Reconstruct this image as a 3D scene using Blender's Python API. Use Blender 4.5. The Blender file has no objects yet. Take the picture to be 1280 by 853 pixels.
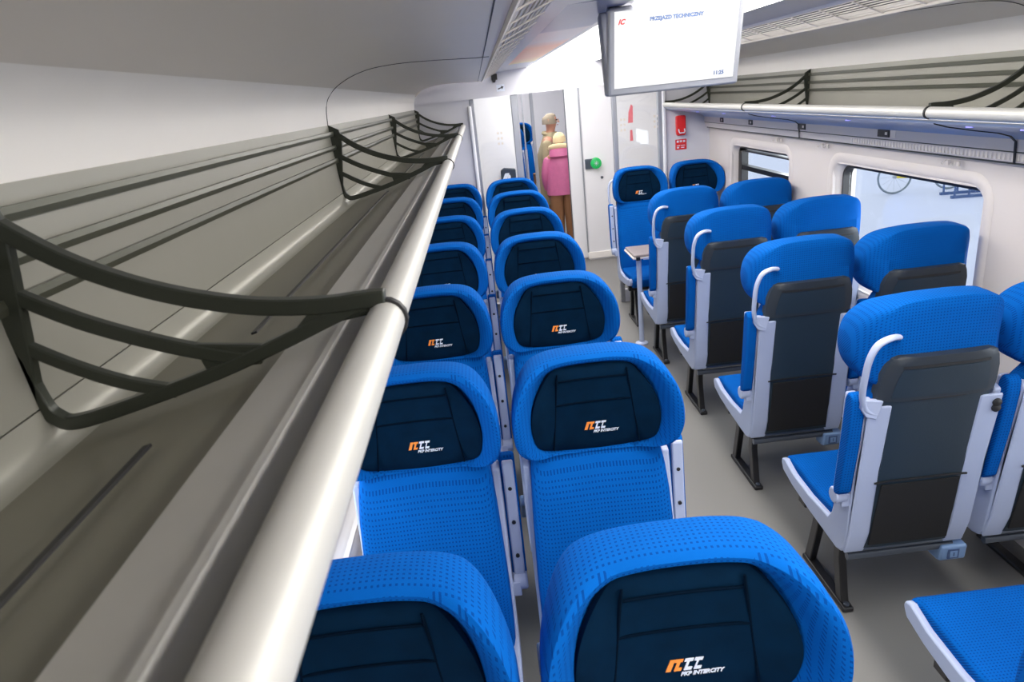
import bpy, bmesh, math, random
from mathutils import Vector, Matrix
random.seed(4)
PI = math.pi
sc = bpy.context.scene
C = sc.collection

# ------------------------------------------------------------------ camera
def cam_axes(yaw, pit, roll):
    f = Vector((math.sin(yaw)*math.cos(pit), math.cos(yaw)*math.cos(pit), -math.sin(pit)))
    r0 = Vector((math.cos(yaw), -math.sin(yaw), 0)); u0 = r0.cross(f)
    r = r0*math.cos(roll) + u0*math.sin(roll); u = -r0*math.sin(roll) + u0*math.cos(roll)
    return r, u, f
r_, u_, f_ = cam_axes(.016, .345, -.108)
cd = bpy.data.cameras.new('camera'); cam = bpy.data.objects.new('camera', cd); C.objects.link(cam)
cd.sensor_width = 36; cd.lens = 850/1280*36; cd.clip_start = .02; cd.clip_end = 200
m = Matrix((r_, u_, -f_)).transposed().to_4x4(); m.translation = Vector((-.767, 0, 1.982))
cam.matrix_world = m
sc.camera = cam
cd.dof.use_dof = True; cd.dof.focus_distance = 2.6; cd.dof.aperture_fstop = 11

# ------------------------------------------------------------------ world, exposure, lights
sc.view_settings.view_transform = 'Standard'; sc.view_settings.look = 'None'
sc.view_settings.gamma = 1; sc.view_settings.use_curve_mapping = False
sc.view_settings.exposure = 0.0
W = bpy.data.worlds.new('sky'); sc.world = W; W.use_nodes = True
bg = W.node_tree.nodes['Background']; bg.inputs[0].default_value = (.86, .93, 1, 1); bg.inputs[1].default_value = 1.5
CEIL_STRIP = 10.8      # emission of the ceiling light strip
VEST_LIGHT = 24.0      # emission of the vestibule ceiling lights
def area(name, loc, rot, sx, sy, power, col=(1, 1, 1)):
    l = bpy.data.lights.new(name, 'AREA'); l.shape = 'RECTANGLE'; l.size = sx; l.size_y = sy; l.energy = power; l.color = col
    o = bpy.data.objects.new(name, l); C.objects.link(o); o.location = loc; o.rotation_euler = rot
    return o
# daylight from the platform hall through the side windows
for i, y in enumerate((-.4, 1.47, 3.31, 5.13)):
    area('window_daylight', (1.75, y, 1.35), (0, math.radians(75), 0), .9, 1.2, 17, (.96, .98, 1))
    area('window_daylight', (-1.75, y, 1.35), (0, math.radians(-75), 0), .9, 1.2, 17, (.96, .98, 1))

# ------------------------------------------------------------------ materials
def srgb(r, g, b):
    f = lambda c: (c/255/12.92) if c/255 <= .04045 else ((c/255+.055)/1.055)**2.4
    return (f(r), f(g), f(b), 1)
def mat(name, col, rough=.5, metal=0, spec=.5, noise=0, nscale=200, bump=0, emit=None, estr=0, coat=0):
    M = bpy.data.materials.new(name); M.use_nodes = True; N = M.node_tree.nodes; L = M.node_tree.links
    B = N['Principled BSDF']; B.inputs['Base Color'].default_value = col; B.inputs['Roughness'].default_value = rough
    B.inputs['Metallic'].default_value = metal; B.inputs['Specular IOR Level'].default_value = spec
    B.inputs['Coat Weight'].default_value = coat; B.inputs['Coat Roughness'].default_value = .15
    tc = N.new('ShaderNodeTexCoord'); nz = N.new('ShaderNodeTexNoise'); nz.inputs['Scale'].default_value = nscale
    nz.inputs['Detail'].default_value = 3
    L.new(tc.outputs['Object'], nz.inputs['Vector'])
    if noise:
        mx = N.new('ShaderNodeMix'); mx.data_type = 'RGBA'
        mx.inputs[6].default_value = tuple(c*(1-noise) for c in col[:3])+(1,); mx.inputs[7].default_value = tuple(min(1, c*(1+noise)) for c in col[:3])+(1,)
        L.new(nz.outputs[0], mx.inputs[0]); L.new(mx.outputs[2], B.inputs['Base Color'])
    if bump:
        b = N.new('ShaderNodeBump'); b.inputs['Strength'].default_value = bump; b.inputs['Distance'].default_value = .002
        L.new(nz.outputs[0], b.inputs['Height']); L.new(b.outputs[0], B.inputs['Normal'])
    if emit:
        B.inputs['Emission Color'].default_value = emit; B.inputs['Emission Strength'].default_value = estr
    return M
def fabric(name, col, dark, k=105.0):
    # woven cloth with a regular grid of small darker dashes
    M = mat(name, col, .9, spec=.08); N = M.node_tree.nodes; L = M.node_tree.links; B = N['Principled BSDF']
    tc = N.new('ShaderNodeTexCoord'); sp = N.new('ShaderNodeSeparateXYZ'); L.new(tc.outputs['Object'], sp.inputs[0])
    def mth(op, a, b=None):
        n = N.new('ShaderNodeMath'); n.operation = op
        for i, v in enumerate((a, b)):
            if v is None: continue
            if isinstance(v, (int, float)): n.inputs[i].default_value = v
            else: L.new(v, n.inputs[i])
        return n.outputs[0]
    yz = mth('SUBTRACT', sp.outputs[2], sp.outputs[1])
    a = mth('ABSOLUTE', mth('SUBTRACT', mth('FRACT', mth('MULTIPLY', sp.outputs[0], k)), .5))
    b = mth('ABSOLUTE', mth('SUBTRACT', mth('FRACT', mth('MULTIPLY', yz, k)), .5))
    mask = mth('MULTIPLY', mth('LESS_THAN', a, .22), mth('LESS_THAN', b, .2))
    nz = N.new('ShaderNodeTexNoise'); nz.inputs['Scale'].default_value = 9; nz.inputs['Detail'].default_value = 4
    L.new(tc.outputs['Object'], nz.inputs['Vector'])
    m0 = N.new('ShaderNodeMix'); m0.data_type = 'RGBA'; L.new(nz.outputs[0], m0.inputs[0])
    m0.inputs[6].default_value = tuple(c*.86 for c in col[:3])+(1,); m0.inputs[7].default_value = tuple(c*1.12 for c in col[:3])+(1,)
    mx = N.new('ShaderNodeMix'); mx.data_type = 'RGBA'; L.new(mask, mx.inputs[0]); L.new(m0.outputs[2], mx.inputs[6]); mx.inputs[7].default_value = dark
    L.new(mx.outputs[2], B.inputs['Base Color'])
    n2 = N.new('ShaderNodeTexNoise'); n2.inputs['Scale'].default_value = 700; L.new(tc.outputs['Object'], n2.inputs['Vector'])
    bp = N.new('ShaderNodeBump'); bp.inputs['Strength'].default_value = .35; bp.inputs['Distance'].default_value = .0015
    L.new(n2.outputs[0], bp.inputs['Height']); L.new(bp.outputs[0], B.inputs['Normal'])
    return M
def glass(name, tint=(1, 1, 1, 1), refl=.08):
    M = bpy.data.materials.new(name); M.use_nodes = True; N = M.node_tree.nodes; L = M.node_tree.links
    N.remove(N['Principled BSDF']); out = N['Material Output']
    t = N.new('ShaderNodeBsdfTransparent'); t.inputs[0].default_value = tint
    g = N.new('ShaderNodeBsdfGlossy'); g.inputs['Roughness'].default_value = .03
    mx = N.new('ShaderNodeMixShader'); mx.inputs[0].default_value = refl
    L.new(t.outputs[0], mx.inputs[1]); L.new(g.outputs[0], mx.inputs[2]); L.new(mx.outputs[0], out.inputs[0])
    return M
M = {}
M['blue'] = fabric('blue_seat_fabric', (.0005, .096, .40, 1), (.0005, .052, .245, 1))
M['navy'] = mat('navy_headrest_cloth', (.0008, .0125, .034, 1), .9, noise=.35, nscale=22, bump=.5, spec=.06)
M['seam'] = mat('dark_seam', (.0004, .005, .014, 1), .9, spec=.05)
M['shell'] = mat('light_grey_shell', srgb(170, 181, 208), .42, noise=.03, nscale=12)
M['charcoal'] = mat('charcoal_back_shell', srgb(33, 49, 61), .5, noise=.12, nscale=260, bump=.25)
M['charcoal2'] = mat('charcoal_upper_shell', srgb(42, 50, 58), .55, noise=.1, nscale=260, bump=.2)
M['net'] = mat('black_net', (.006, .006, .007, 1), .8, noise=.5, nscale=500, bump=.5)
M['steel'] = mat('black_steel', (.010, .010, .012, 1), .35, spec=.6)
M['rail'] = mat('grey_rail', srgb(98, 106, 118), .3, metal=.6)
M['socket'] = mat('blue_grey_socket', srgb(120, 150, 190), .4)
M['dark'] = mat('black_rubber', (.012, .012, .013, 1), .55)
M['white'] = mat('logo_white', srgb(225, 232, 245), .6)
M['orange'] = mat('logo_orange', srgb(250, 150, 60), .6)
M['wall'] = mat('warm_white_wall', srgb(212, 205, 201), .5, noise=.02, nscale=6)
M['wallup'] = mat('cream_upper_wall', srgb(247, 243, 238), .5, noise=.02, nscale=5)
M['cove'] = mat('grey_cove_panel', srgb(226, 219, 210), .38, noise=.03, nscale=4)
M['ceil'] = mat('glossy_grey_ceiling', srgb(176, 176, 186), .3)
M['bulk'] = mat('bulkhead_grey', srgb(214, 214, 222), .45, noise=.02, nscale=5)
M['vest'] = mat('vestibule_white', srgb(236, 236, 240), .45)
M['alu'] = mat('brushed_frame', srgb(165, 168, 176), .35, metal=.5)
M['floor'] = mat('speckled_vinyl_floor', srgb(124, 123, 121), .42, noise=.16, nscale=420)
M['rackback'] = mat('rack_back_panel', srgb(160, 159, 149), .4, metal=.3, noise=.04, nscale=8)
M['rackrail'] = mat('rack_rail', srgb(84, 86, 74), .35, metal=.4)
M['rackarm'] = mat('olive_black_bracket', srgb(52, 56, 48), .36, metal=.25, noise=.1, nscale=300)
M['racktop'] = mat('rack_tray', srgb(124, 121, 108), .55, metal=0, noise=.04, nscale=12)
M['rackshelf'] = mat('rack_shelf_strip', srgb(190, 188, 182), .5, metal=0, noise=.03, nscale=20)
M['tube'] = mat('satin_aluminium_tube', srgb(196, 195, 190), .48, metal=.25, noise=.02, nscale=10)
M['soffit'] = mat('blue_grey_soffit', srgb(150, 168, 200), .3)
M['red'] = mat('red_enamel', srgb(222, 35, 38), .4)
M['black'] = mat('black_plastic', (.01, .01, .012, 1), .35)
M['green'] = mat('green_button', srgb(20, 160, 80), .4, emit=srgb(20, 160, 80), estr=.4)
M['strip'] = mat('ceiling_light_strip', (1, 1, 1, 1), .6, emit=(1, .955, .895, 1), estr=CEIL_STRIP)
M['vlamp'] = mat('vestibule_lamp', (1, 1, 1, 1), .6, emit=(1, .98, .95, 1), estr=VEST_LIGHT)
M['slamp'] = mat('saloon_lamp', (1, 1, 1, 1), .6, emit=(1, .98, .95, 1), estr=10)
M['led'] = mat('violet_reading_led', (.3, .3, 1, 1), .4, emit=(.3, .28, 1, 1), estr=1.6)
M['screen'] = mat('lit_screen', (.02, .02, .02, 1), .5, emit=(1, 1, 1, 1), estr=.98)
M['glass'] = glass('window_glass', (.97, .99, 1, 1), .06)
M['pglass'] = glass('partition_glass', (.99, 1, 1, 1), .05)
M['frost'] = glass('clear_table', (1, 1, 1, 1), .1)
M['ground'] = mat('platform_ground', srgb(190, 193, 210), .6, noise=.04, nscale=2, emit=None)
M['hall'] = mat('hall_wall', srgb(225, 235, 248), .6)
M['tyre'] = mat('grey_tyre', srgb(120, 130, 135), .6)
M['yellow'] = mat('yellow_paint', srgb(240, 215, 40), .4)
M['bluepaint'] = mat('blue_grey_paint', srgb(70, 90, 130), .5)

# ------------------------------------------------------------------ mesh helpers
def tag(o, label=None, cat=None, group=None, kind=None):
    if label: o['label'] = label
    if cat: o['category'] = cat
    if group: o['group'] = group
    if kind: o['kind'] = kind
    return o
def empty(name, loc, rz=0):
    o = bpy.data.objects.new(name, None); C.objects.link(o); o.location = loc; o.rotation_euler = (0, 0, rz); o.empty_display_size = .1
    return o
def obj(name, bm, mats, parent=None, smooth=True, bevel=0, seg=2, loc=None):
    me = bpy.data.meshes.new(name)
    bmesh.ops.recalc_face_normals(bm, faces=bm.faces)
    bm.to_mesh(me); bm.free()
    if not isinstance(mats, (list, tuple)): mats = [mats]
    for m_ in mats: me.materials.append(m_)
    o = bpy.data.objects.new(name, me); C.objects.link(o)
    if parent: o.parent = parent
    if loc: o.location = loc
    if bevel:
        b = o.modifiers.new('bevel', 'BEVEL'); b.width = bevel; b.segments = seg; b.limit_method = 'ANGLE'; b.angle_limit = math.radians(35)
    if smooth:
        for p in me.polygons: p.use_smooth = True
        try: me.set_sharp_from_angle(angle=math.radians(40))
        except Exception: pass
        if bevel:
            w = o.modifiers.new('wn', 'WEIGHTED_NORMAL'); w.keep_sharp = True
    return o
def box(bm, x0, x1, y0, y1, z0, z1, mi=0):
    vs = [bm.verts.new((x, y, z)) for x in (x0, x1) for y in (y0, y1) for z in (z0, z1)]
    for q in ((0, 1, 3, 2), (4, 6, 7, 5), (0, 4, 5, 1), (2, 3, 7, 6), (0, 2, 6, 4), (1, 5, 7, 3)):
        f = bm.faces.new([vs[i] for i in q]); f.material_index = mi
    return vs
def prism(bm, pts, a, b, axis='x', mi=0):
    """closed polygon extruded along an axis. pts are the two other coordinates in order"""
    def mk(p, t):
        if axis == 'x': return (t, p[0], p[1])
        if axis == 'y': return (p[0], t, p[1])
        return (p[0], p[1], t)
    A = [bm.verts.new(mk(p, a)) for p in pts]; B = [bm.verts.new(mk(p, b)) for p in pts]
    n = len(pts)
    fs = [bm.faces.new(A[::-1]), bm.faces.new(B)]
    for i in range(n): fs.append(bm.faces.new((A[i], A[(i+1) % n], B[(i+1) % n], B[i])))
    for f in fs: f.material_index = mi
def sheet(bm, pts, a, b, th, axis='y', mi=0):
    """open 2D profile given a thickness (offset along its normal), extruded"""
    n = len(pts); off = []
    for i in range(n):
        p0 = Vector(pts[max(0, i-1)]); p1 = Vector(pts[min(n-1, i+1)]); d = (p1-p0).normalized()
        off.append((pts[i][0]-d.y*th, pts[i][1]+d.x*th))
    prism_open(bm, pts, off, a, b, axis, mi)
def prism_open(bm, P, Q, a, b, axis, mi):
    def mk(p, t):
        if axis == 'x': return (t, p[0], p[1])
        if axis == 'y': return (p[0], t, p[1])
        return (p[0], p[1], t)
    R_ = [[bm.verts.new(mk(p, t)) for p in S] for t in (a, b) for S in (P, Q)]
    n = len(P)
    def q(*v):
        f = bm.faces.new(v); f.material_index = mi
    for i in range(n-1):
        q(R_[0][i], R_[0][i+1], R_[2][i+1], R_[2][i]); q(R_[1][i], R_[3][i], R_[3][i+1], R_[1][i+1])
        q(R_[0][i], R_[1][i], R_[1][i+1], R_[0][i+1]); q(R_[2][i], R_[2][i+1], R_[3][i+1], R_[3][i])
    q(R_[0][0], R_[2][0], R_[3][0], R_[1][0]); q(R_[0][-1], R_[1][-1], R_[3][-1], R_[2][-1])
def cat(pts, n=6, closed=False):
    """Catmull-Rom"""
    P = [Vector(p) for p in pts]; out = []; N_ = len(P)
    rng = range(N_) if closed else range(N_-1)
    for i in rng:
        if closed: a, b, c, d = P[(i-1) % N_], P[i], P[(i+1) % N_], P[(i+2) % N_]
        else: a, b, c, d = P[max(0, i-1)], P[i], P[i+1], P[min(N_-1, i+2)]
        for k in range(n):
            t = k/n
            out.append(.5*((2*b)+(c-a)*t+(2*a-5*b+4*c-d)*t*t+(3*b-a-3*c+d)*t**3))
    if not closed: out.append(P[-1])
    return out
def sweep(bm, pts, sec, mi=0, up=None, closed_ends=True, loop=False):
    """sweep a 2D section (list of (a,b)) along 3D points; a along side axis, b along up axis"""
    P = [Vector(p) for p in pts]; rings = []; n = len(P)
    up = Vector(up) if up else None
    prev = None
    for i, p in enumerate(P):
        if loop: t = (P[(i+1) % n]-P[(i-1) % n]).normalized()
        else: t = (P[min(n-1, i+1)]-P[max(0, i-1)]).normalized()
        if up is not None: s = t.cross(up).normalized()
        else:
            if prev is None:
                s = t.cross(Vector((0, 0, 1)))
                if s.length < .1: s = t.cross(Vector((1, 0, 0)))
                s.normalize()
            else: s = (prev-t*prev.dot(t)).normalized()
            prev = s
        u = s.cross(t).normalized()
        rings.append([bm.verts.new(p+s*a+u*b) for a, b in sec])
    k = len(sec)
    for i in range(n if loop else n-1):
        A, B = rings[i], rings[(i+1) % n]
        for j in range(k):
            f = bm.faces.new((A[j], A[(j+1) % k], B[(j+1) % k], B[j])); f.material_index = mi
    if closed_ends and not loop:
        f = bm.faces.new(rings[0][::-1]); f.material_index = mi
        f = bm.faces.new(rings[-1]); f.material_index = mi
def circ(r, n=10, r2=None): return [(r*math.cos(2*PI*i/n), (r2 or r)*math.sin(2*PI*i/n)) for i in range(n)]
def rect(a, b): return [(-a/2, -b/2), (a/2, -b/2), (a/2, b/2), (-a/2, b/2)]
def rings_mesh(bm, rings, close=True, cap0=True, cap1=True, mi=0):
    V = [[bm.verts.new(p) for p in r] for r in rings]; k = len(V[0])
    for A, B in zip(V, V[1:]):
        for j in range(k if close else k-1):
            f = bm.faces.new((A[j], A[(j+1) % k], B[(j+1) % k], B[j])); f.material_index = mi
    if cap0: bm.faces.new(V[0][::-1]).material_index = mi
    if cap1: bm.faces.new(V[-1]).material_index = mi
def panel(bm, rows, th):
    rings_mesh(bm, [list(r)+[(x, y-th, z) for x, y, z in reversed(r)] for r in rows])
def lathe(bm, prof, n=24, center=(0, 0, 0), axis='z', mi=0):
    """prof: list of (radius, height)"""
    rings = []
    for r, h in prof:
        ring = []
        for i in range(n):
            a = 2*PI*i/n; c, s = r*math.cos(a), r*math.sin(a)
            p = {'z': (c, s, h), 'y': (c, h, s), 'x': (h, c, s)}[axis]
            ring.append(tuple(p[k]+center[k] for k in range(3)))
        rings.append(ring)
    rings_mesh(bm, rings, mi=mi)
def text_bm(bm, body, size, M4, depth=.0006, mi=0, shear=0, bold=0, align='LEFT'):
    cu = bpy.data.curves.new('lettering', 'FONT'); cu.body = body; cu.size = size; cu.extrude = depth; cu.shear = shear; cu.offset = bold; cu.align_x = align
    cu.resolution_u = 3
    o = bpy.data.objects.new('lettering', cu); C.objects.link(o)
    dg = bpy.context.evaluated_depsgraph_get(); me = bpy.data.meshes.new_from_object(o.evaluated_get(dg))
    C.objects.unlink(o); bpy.data.objects.remove(o)
    me.transform(M4)
    n0 = len(bm.faces); bm.from_mesh(me); bm.faces.ensure_lookup_table()
    for f in bm.faces[n0:]: f.material_index = mi
    bpy.data.meshes.remove(me)

# ------------------------------------------------------------------ the setting: coach shell
YB, YE, YV, YF = -1.6, 6.27, 8.1, 13.0     # back end, bulkhead, second partition, far end
XW = 1.295
def struct(name, bm, m_, **k):
    o = obj(name, bm, m_, **k); o['kind'] = 'structure'; return o

bm = bmesh.new(); box(bm, -1.45, 1.45, YB-.1, YF, -.12, 0); struct('floor', bm, M['floor'], smooth=False)

WIN_Z0, WIN_Z1 = .74, 1.42
WY = [(-1.03, .29), (.85, 2.13), (2.76, 4.02), (4.62, 5.70)]
def side_wall(s, name):
    """panelled side wall with real openings, rounded window surrounds"""
    x = s*XW
    bm = bmesh.new()
    a, b = (x, x+s*.14)
    a, b = min(a, b), max(a, b)
    box(bm, a, b, YB, YV, 0, WIN_Z0)                 # below the windows
    box(bm, a, b, YB, YV, WIN_Z1, 2.36)              # above the windows
    edges = [YB]+[v for w in WY for v in w]+[YV]
    for i in range(0, len(edges), 2): box(bm, a, b, edges[i], edges[i+1], WIN_Z0, WIN_Z1)
    struct(name, bm, M['wall'], smooth=False)
side_wall(-1, 'wall_left'); side_wall(1, 'wall_right')
def rrect(y0, y1, z0, z1, r, n=5):
    pts = []
    for cy, cz, a0 in ((y1-r, z1-r, 0), (y0+r, z1-r, 90), (y0+r, z0+r, 180), (y1-r, z0+r, 270)):
        for i in range(n+1):
            a = math.radians(a0+90*i/n); pts.append((cy+r*math.cos(a), cz+r*math.sin(a)))
    return pts
wn = 0
for s in (1, -1):
    for i, (y0, y1) in enumerate(WY):
        wn += 1
        # the window unit: rounded moulded surround, black rubber gasket, glass
        root = None
        bm = bmesh.new()
        e = .05
        P = [[(s*(XW-.001), p[0], p[1]) for p in rrect(y0-e-.012, y1+e+.012, WIN_Z0-e-.012, WIN_Z1+e+.012, .13)],
             [(s*(XW-.008), p[0], p[1]) for p in rrect(y0-e, y1+e, WIN_Z0-e, WIN_Z1+e, .12)],
             [(s*(XW-.006), p[0], p[1]) for p in rrect(y0-.02, y1+.02, WIN_Z0-.02, WIN_Z1+.02, .10)],
             [(s*(XW+.004), p[0], p[1]) for p in rrect(y0-.004, y1+.004, WIN_Z0-.004, WIN_Z1+.004, .09)],
             [(s*(XW+.05), p[0], p[1]) for p in rrect(y0+.012, y1-.012, WIN_Z0+.012, WIN_Z1-.012, .08)],
             [(s*(XW+.10), p[0], p[1]) for p in rrect(y0+.02, y1-.02, WIN_Z0+.02, WIN_Z1-.02, .07)]]
        rings_mesh(bm, P, cap0=False, cap1=False)
        root = obj('window_%d' % wn, bm, M['wall']); root['kind'] = 'structure'
        bm = bmesh.new()
        P = [[(s*(XW+d), p[0], p[1]) for p in rrect(y0+q, y1-q, WIN_Z0+q, WIN_Z1-q, .06)] for d, q in ((.055, .012), (.05, .016), (.05, .026), (.10, .026))]
        rings_mesh(bm, P, cap0=False, cap1=False)
        if i == 3:                                   # hopper window with a cross bar
            box(bm, min(s*(XW+.05), s*(XW+.10)), max(s*(XW+.05), s*(XW+.10)), y0+.04, y1-.04, 1.225, 1.26)
            box(bm, min(s*(XW+.045), s*(XW+.10)), max(s*(XW+.045), s*(XW+.10)), y1-.10, y1-.04, WIN_Z0+.04, WIN_Z1-.04)
            box(bm, min(s*(XW+.045), s*(XW+.10)), max(s*(XW+.045), s*(XW+.10)), y0+.04, y1-.04, 1.37, WIN_Z1-.04)
        obj('gasket', bm, M['black'], root)
        bm = bmesh.new(); box(bm, min(s*(XW+.085), s*(XW+.09)), max(s*(XW+.085), s*(XW+.09)), y0+.03, y1-.03, WIN_Z0+.03, WIN_Z1-.03)
        obj('pane', bm, M['glass'], root, smooth=False)

# cove panels, module by module, and the dark joints between them
COVE = [(1.293, 1.945), (1.288, 2.00), (1.276, 2.035), (1.246, 2.067), (1.198, 2.094), (1.14, 2.113), (1.084, 2.122), (1.0, 2.126), (.893, 2.124), (.76, 2.118), (.700, 2.117), (.690, 2.124), (.688, 2.16)]
MODY = [.712, 2.55, 4.36]
def upper_lining(s, name):
    bm = bmesh.new()
    pts = [(s*p[0], p[1]) for p in COVE[:4]]
    sheet(bm, pts, YB, YE, -.004*s); o = struct(name, bm, M['wallup'])
    return o
upper_lining(-1, 'trim_1'); upper_lining(1, 'trim_2')
tn = 3
for s in (-1, 1):
    bm = bmesh.new()
    pts = cat([(s*p[0], p[1], 0) for p in COVE[2:]], 4)
    pts = [(p.x, p.y) for p in pts]
    sheet(bm, pts, YB, 6.08, -.006*s)
    # closing lip at the far end of the cove
    sheet(bm, [(s*1.255, 2.05), (s*1.19, 2.10), (s*1.08, 2.128), (s*.9, 2.13), (s*.70, 2.122)], 6.085, 6.10, -.035*s)
    c = struct('ceiling', bm, M['cove'])
    bm = bmesh.new()
    full = cat([(s*p[0], p[1], 0) for p in COVE[:11]], 4); n_ = []
    for p in full: n_.append((p.x-s*.0008, p.y-.0008))
    sheet(bm, n_, MODY[1]-.0018, MODY[1]+.0018, .0015*s)
    sheet(bm, [(s*.722, 2.1165), (s*.7195, 2.1165)], YB, 6.08, .0015*s)
    # long joint along the flat of the cove
    obj('panel_joint', bm, M['dark'], c, smooth=False)
# ceiling: vent strip, glossy panel, light strip
bm = bmesh.new()
for s in (-1, 1):
    sheet(bm, [(s*.575, 2.172), (s*.565, 2.185), (s*.30, 2.20), (s*.285, 2.196)], YB, YE, .006*s)
struct('ceiling', bm, M['ceil'])
bm = bmesh.new(); box(bm, -1.45, 1.45, YB, YF, 2.36, 2.40); struct('ceiling', bm, M['vest'], smooth=False)
for s in (-1, 1):
    v = empty('ceiling_vent', (s*.63, 2.3, 2.13))
    tag(v, ('slotted grey ceiling air vent running above the left luggage rack' if s < 0 else 'slotted grey ceiling air vent running above the right luggage rack'), 'air vent')
    bm = bmesh.new()
    sheet(bm, [(s*.06, -.01), (s*.055, -.008)], YB-2.3, YE-.16-2.3, .01*s)
    for k in range(8):
        x = .048-.0145*k; z = -.006+.42*(.048-x)
        box(bm, min(s*x, s*(x+.0055)), max(s*x, s*(x+.0055)), YB-2.3, YE-.16-2.3, z, z+.004)
    y = -3.6
    while y < YE-.2-2.3:
        sheet(bm, [(s*.055, -.009), (s*-.058, .036)], y, y+.010, .003*s); y += .24
    obj('slats', bm, M['cove'], v, smooth=False)
    bm = bmesh.new(); sheet(bm, [(s*.062, .02), (s*-.06, .075)], YB-2.3, YE-.16-2.3, .006*s)
    obj('duct', bm, M['black'], v, smooth=False)
lamp = None
bm = bmesh.new()
P = cat([(-.285, 2.197, 0), (-.22, 2.199, 0), (0, 2.203, 0), (.22, 2.199, 0), (.285, 2.197, 0)], 3)
sheet(bm, [(p.x, p.y) for p in P], YB, YE-.02, -.01)
lamp = tag(obj('ceiling_light', bm, M['strip']), 'long glowing white light strip along the middle of the ceiling', 'ceiling light')

# end walls
bm = bmesh.new(); box(bm, -1.45, 1.45, YB-.1, YB, 0, 2.36); struct('wall_back', bm, M['bulk'], smooth=False)
def bulkhead():
    bm = bmesh.new()
    box(bm, -XW, -.815, YE, YE+.06, 0, 1.985); box(bm, .875, XW, YE, YE+.06, 0, 1.985)
    box(bm, -XW, XW, YE-.012, YE+.06, 1.985, 2.36)
    box(bm, -1.28, 1.28, YE-.025, YE-.010, 1.985, 1.994)
    b = struct('wall_front', bm, M['bulk'], smooth=False)
    return b
bulkhead()
bm = bmesh.new()
for x0, x1 in ((-.815, -.775), (-.455, -.40), (.43, .47), (.835, .875)): box(bm, x0, x1, YE-.005, YE+.05, 0, 1.985)
fr = tag(obj('door_1', bm, M['alu'], bevel=.006), kind='structure')
bm = bmesh.new()
for x0, x1 in ((-.775, -.455), (.47, .835)): box(bm, x0, x1, YE+.02, YE+.028, .12, 1.985)
obj('pane', bm, M['pglass'], fr, smooth=False)
bm = bmesh.new()
for x0, x1 in ((-.775, -.455), (.47, .835)): box(bm, x0, x1, YE, YE+.05, 0, .12)
obj('kick_plate', bm, M['bulk'], fr, smooth=False)
bm = bmesh.new()            # white edge moulding on the left glazed screen
box(bm, -.832, -.800, YE-.03, YE-.006, 0, 1.93); struct('trim_3', bm, M['vest'], bevel=.01)
bm = bmesh.new(); box(bm, .868, .900, YE-.03, YE-.006, 0, 1.93); struct('trim_4', bm, M['vest'], bevel=.01)

# vestibule and second partition
bm = bmesh.new(); box(bm, -1.42, -1.30, YE+.06, YF, 0, 2.36); struct('wall_left', bm, M['vest'], smooth=False)
bm = bmesh.new(); box(bm, 1.30, 1.42, YE+.06, YF, 0, 2.36); struct('wall_right', bm, M['vest'], smooth=False)
bm = bmesh.new(); box(bm, -1.42, 1.42, YF, YF+.1, 0, 2.36); struct('wall_front', bm, M['bulk'], smooth=False)
bm = bmesh.new()
box(bm, -1.30, -.32, YV, YV+.05, 0, 2.36); box(bm, .42, 1.30, YV, YV+.05, 0, 2.36); box(bm, -.32, .42, YV, YV+.05, 2.02, 2.36)
struct('wall_front', bm, M['vest'], smooth=False)
bm = bmesh.new(); box(bm, .40, 1.28, YV-.02, YV, .02, .10); struct('baseboard_front', bm, M['wallup'], bevel=.004)
bm = bmesh.new()
box(bm, -.34, -.285, YV-.015, YV+.06, 0, 2.02); box(bm, -.245, -.232, YV-.01, YV+.03, 0, 2.02); box(bm, .395, .41, YV-.01, YV, .1, 2.02); box(bm, .395, .80, YV-.008, YV, 1.99, 2.02); box(bm, .775, .80, YV-.012, YV, .1, 2.0)
d2 = tag(obj('door_2', bm, M['alu'], smooth=False), kind='structure')
bm = bmesh.new(); box(bm, .25, .43, YV+.055, YV+.095, .02, 2.02); obj('sliding_leaf', bm, M['vest'], d2, bevel=.012)
bm = bmesh.new(); box(bm, .243, .250, YV+.06, YV+.09, .02, 2.0); obj('rubber_edge', bm, M['rail'], d2, smooth=False)
# vestibule lamps
for y, x in ((6.95, -.45), (6.95, .55), (7.6, 0)):
    bm = bmesh.new(); lathe(bm, [(.17, 0), (.18, .02), (.18, .06)], 24, (x, y, 2.30)); l = obj('round_ceiling_light', bm, M['vlamp'])
    tag(l, {-.45: 'round white lamp over the left of the vestibule', .55: 'round white lamp over the right of the vestibule', 0: 'round white lamp nearest the inner vestibule door'}[x], 'ceiling light')
for y in (9.3, 11.5):
    bm = bmesh.new(); box(bm, -.22, .22, y-.8, y+.8, 2.30, 2.355); l = obj('saloon_ceiling_light', bm, M['slamp'], bevel=.01)
    tag(l, 'flat white light over the persons beyond the inner door' if y < 10 else 'flat white light at the far end of the next saloon', 'ceiling light')

# ------------------------------------------------------------------ platform hall outside
bm = bmesh.new(); box(bm, 1.9, 40, -20, 60, -.8, -.6); struct('ground', bm, M['ground'], smooth=False)
bm = bmesh.new(); box(bm, -40, -1.9, -20, 60, -.8, -.6); struct('ground', bm, M['ground'], smooth=False)

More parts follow.
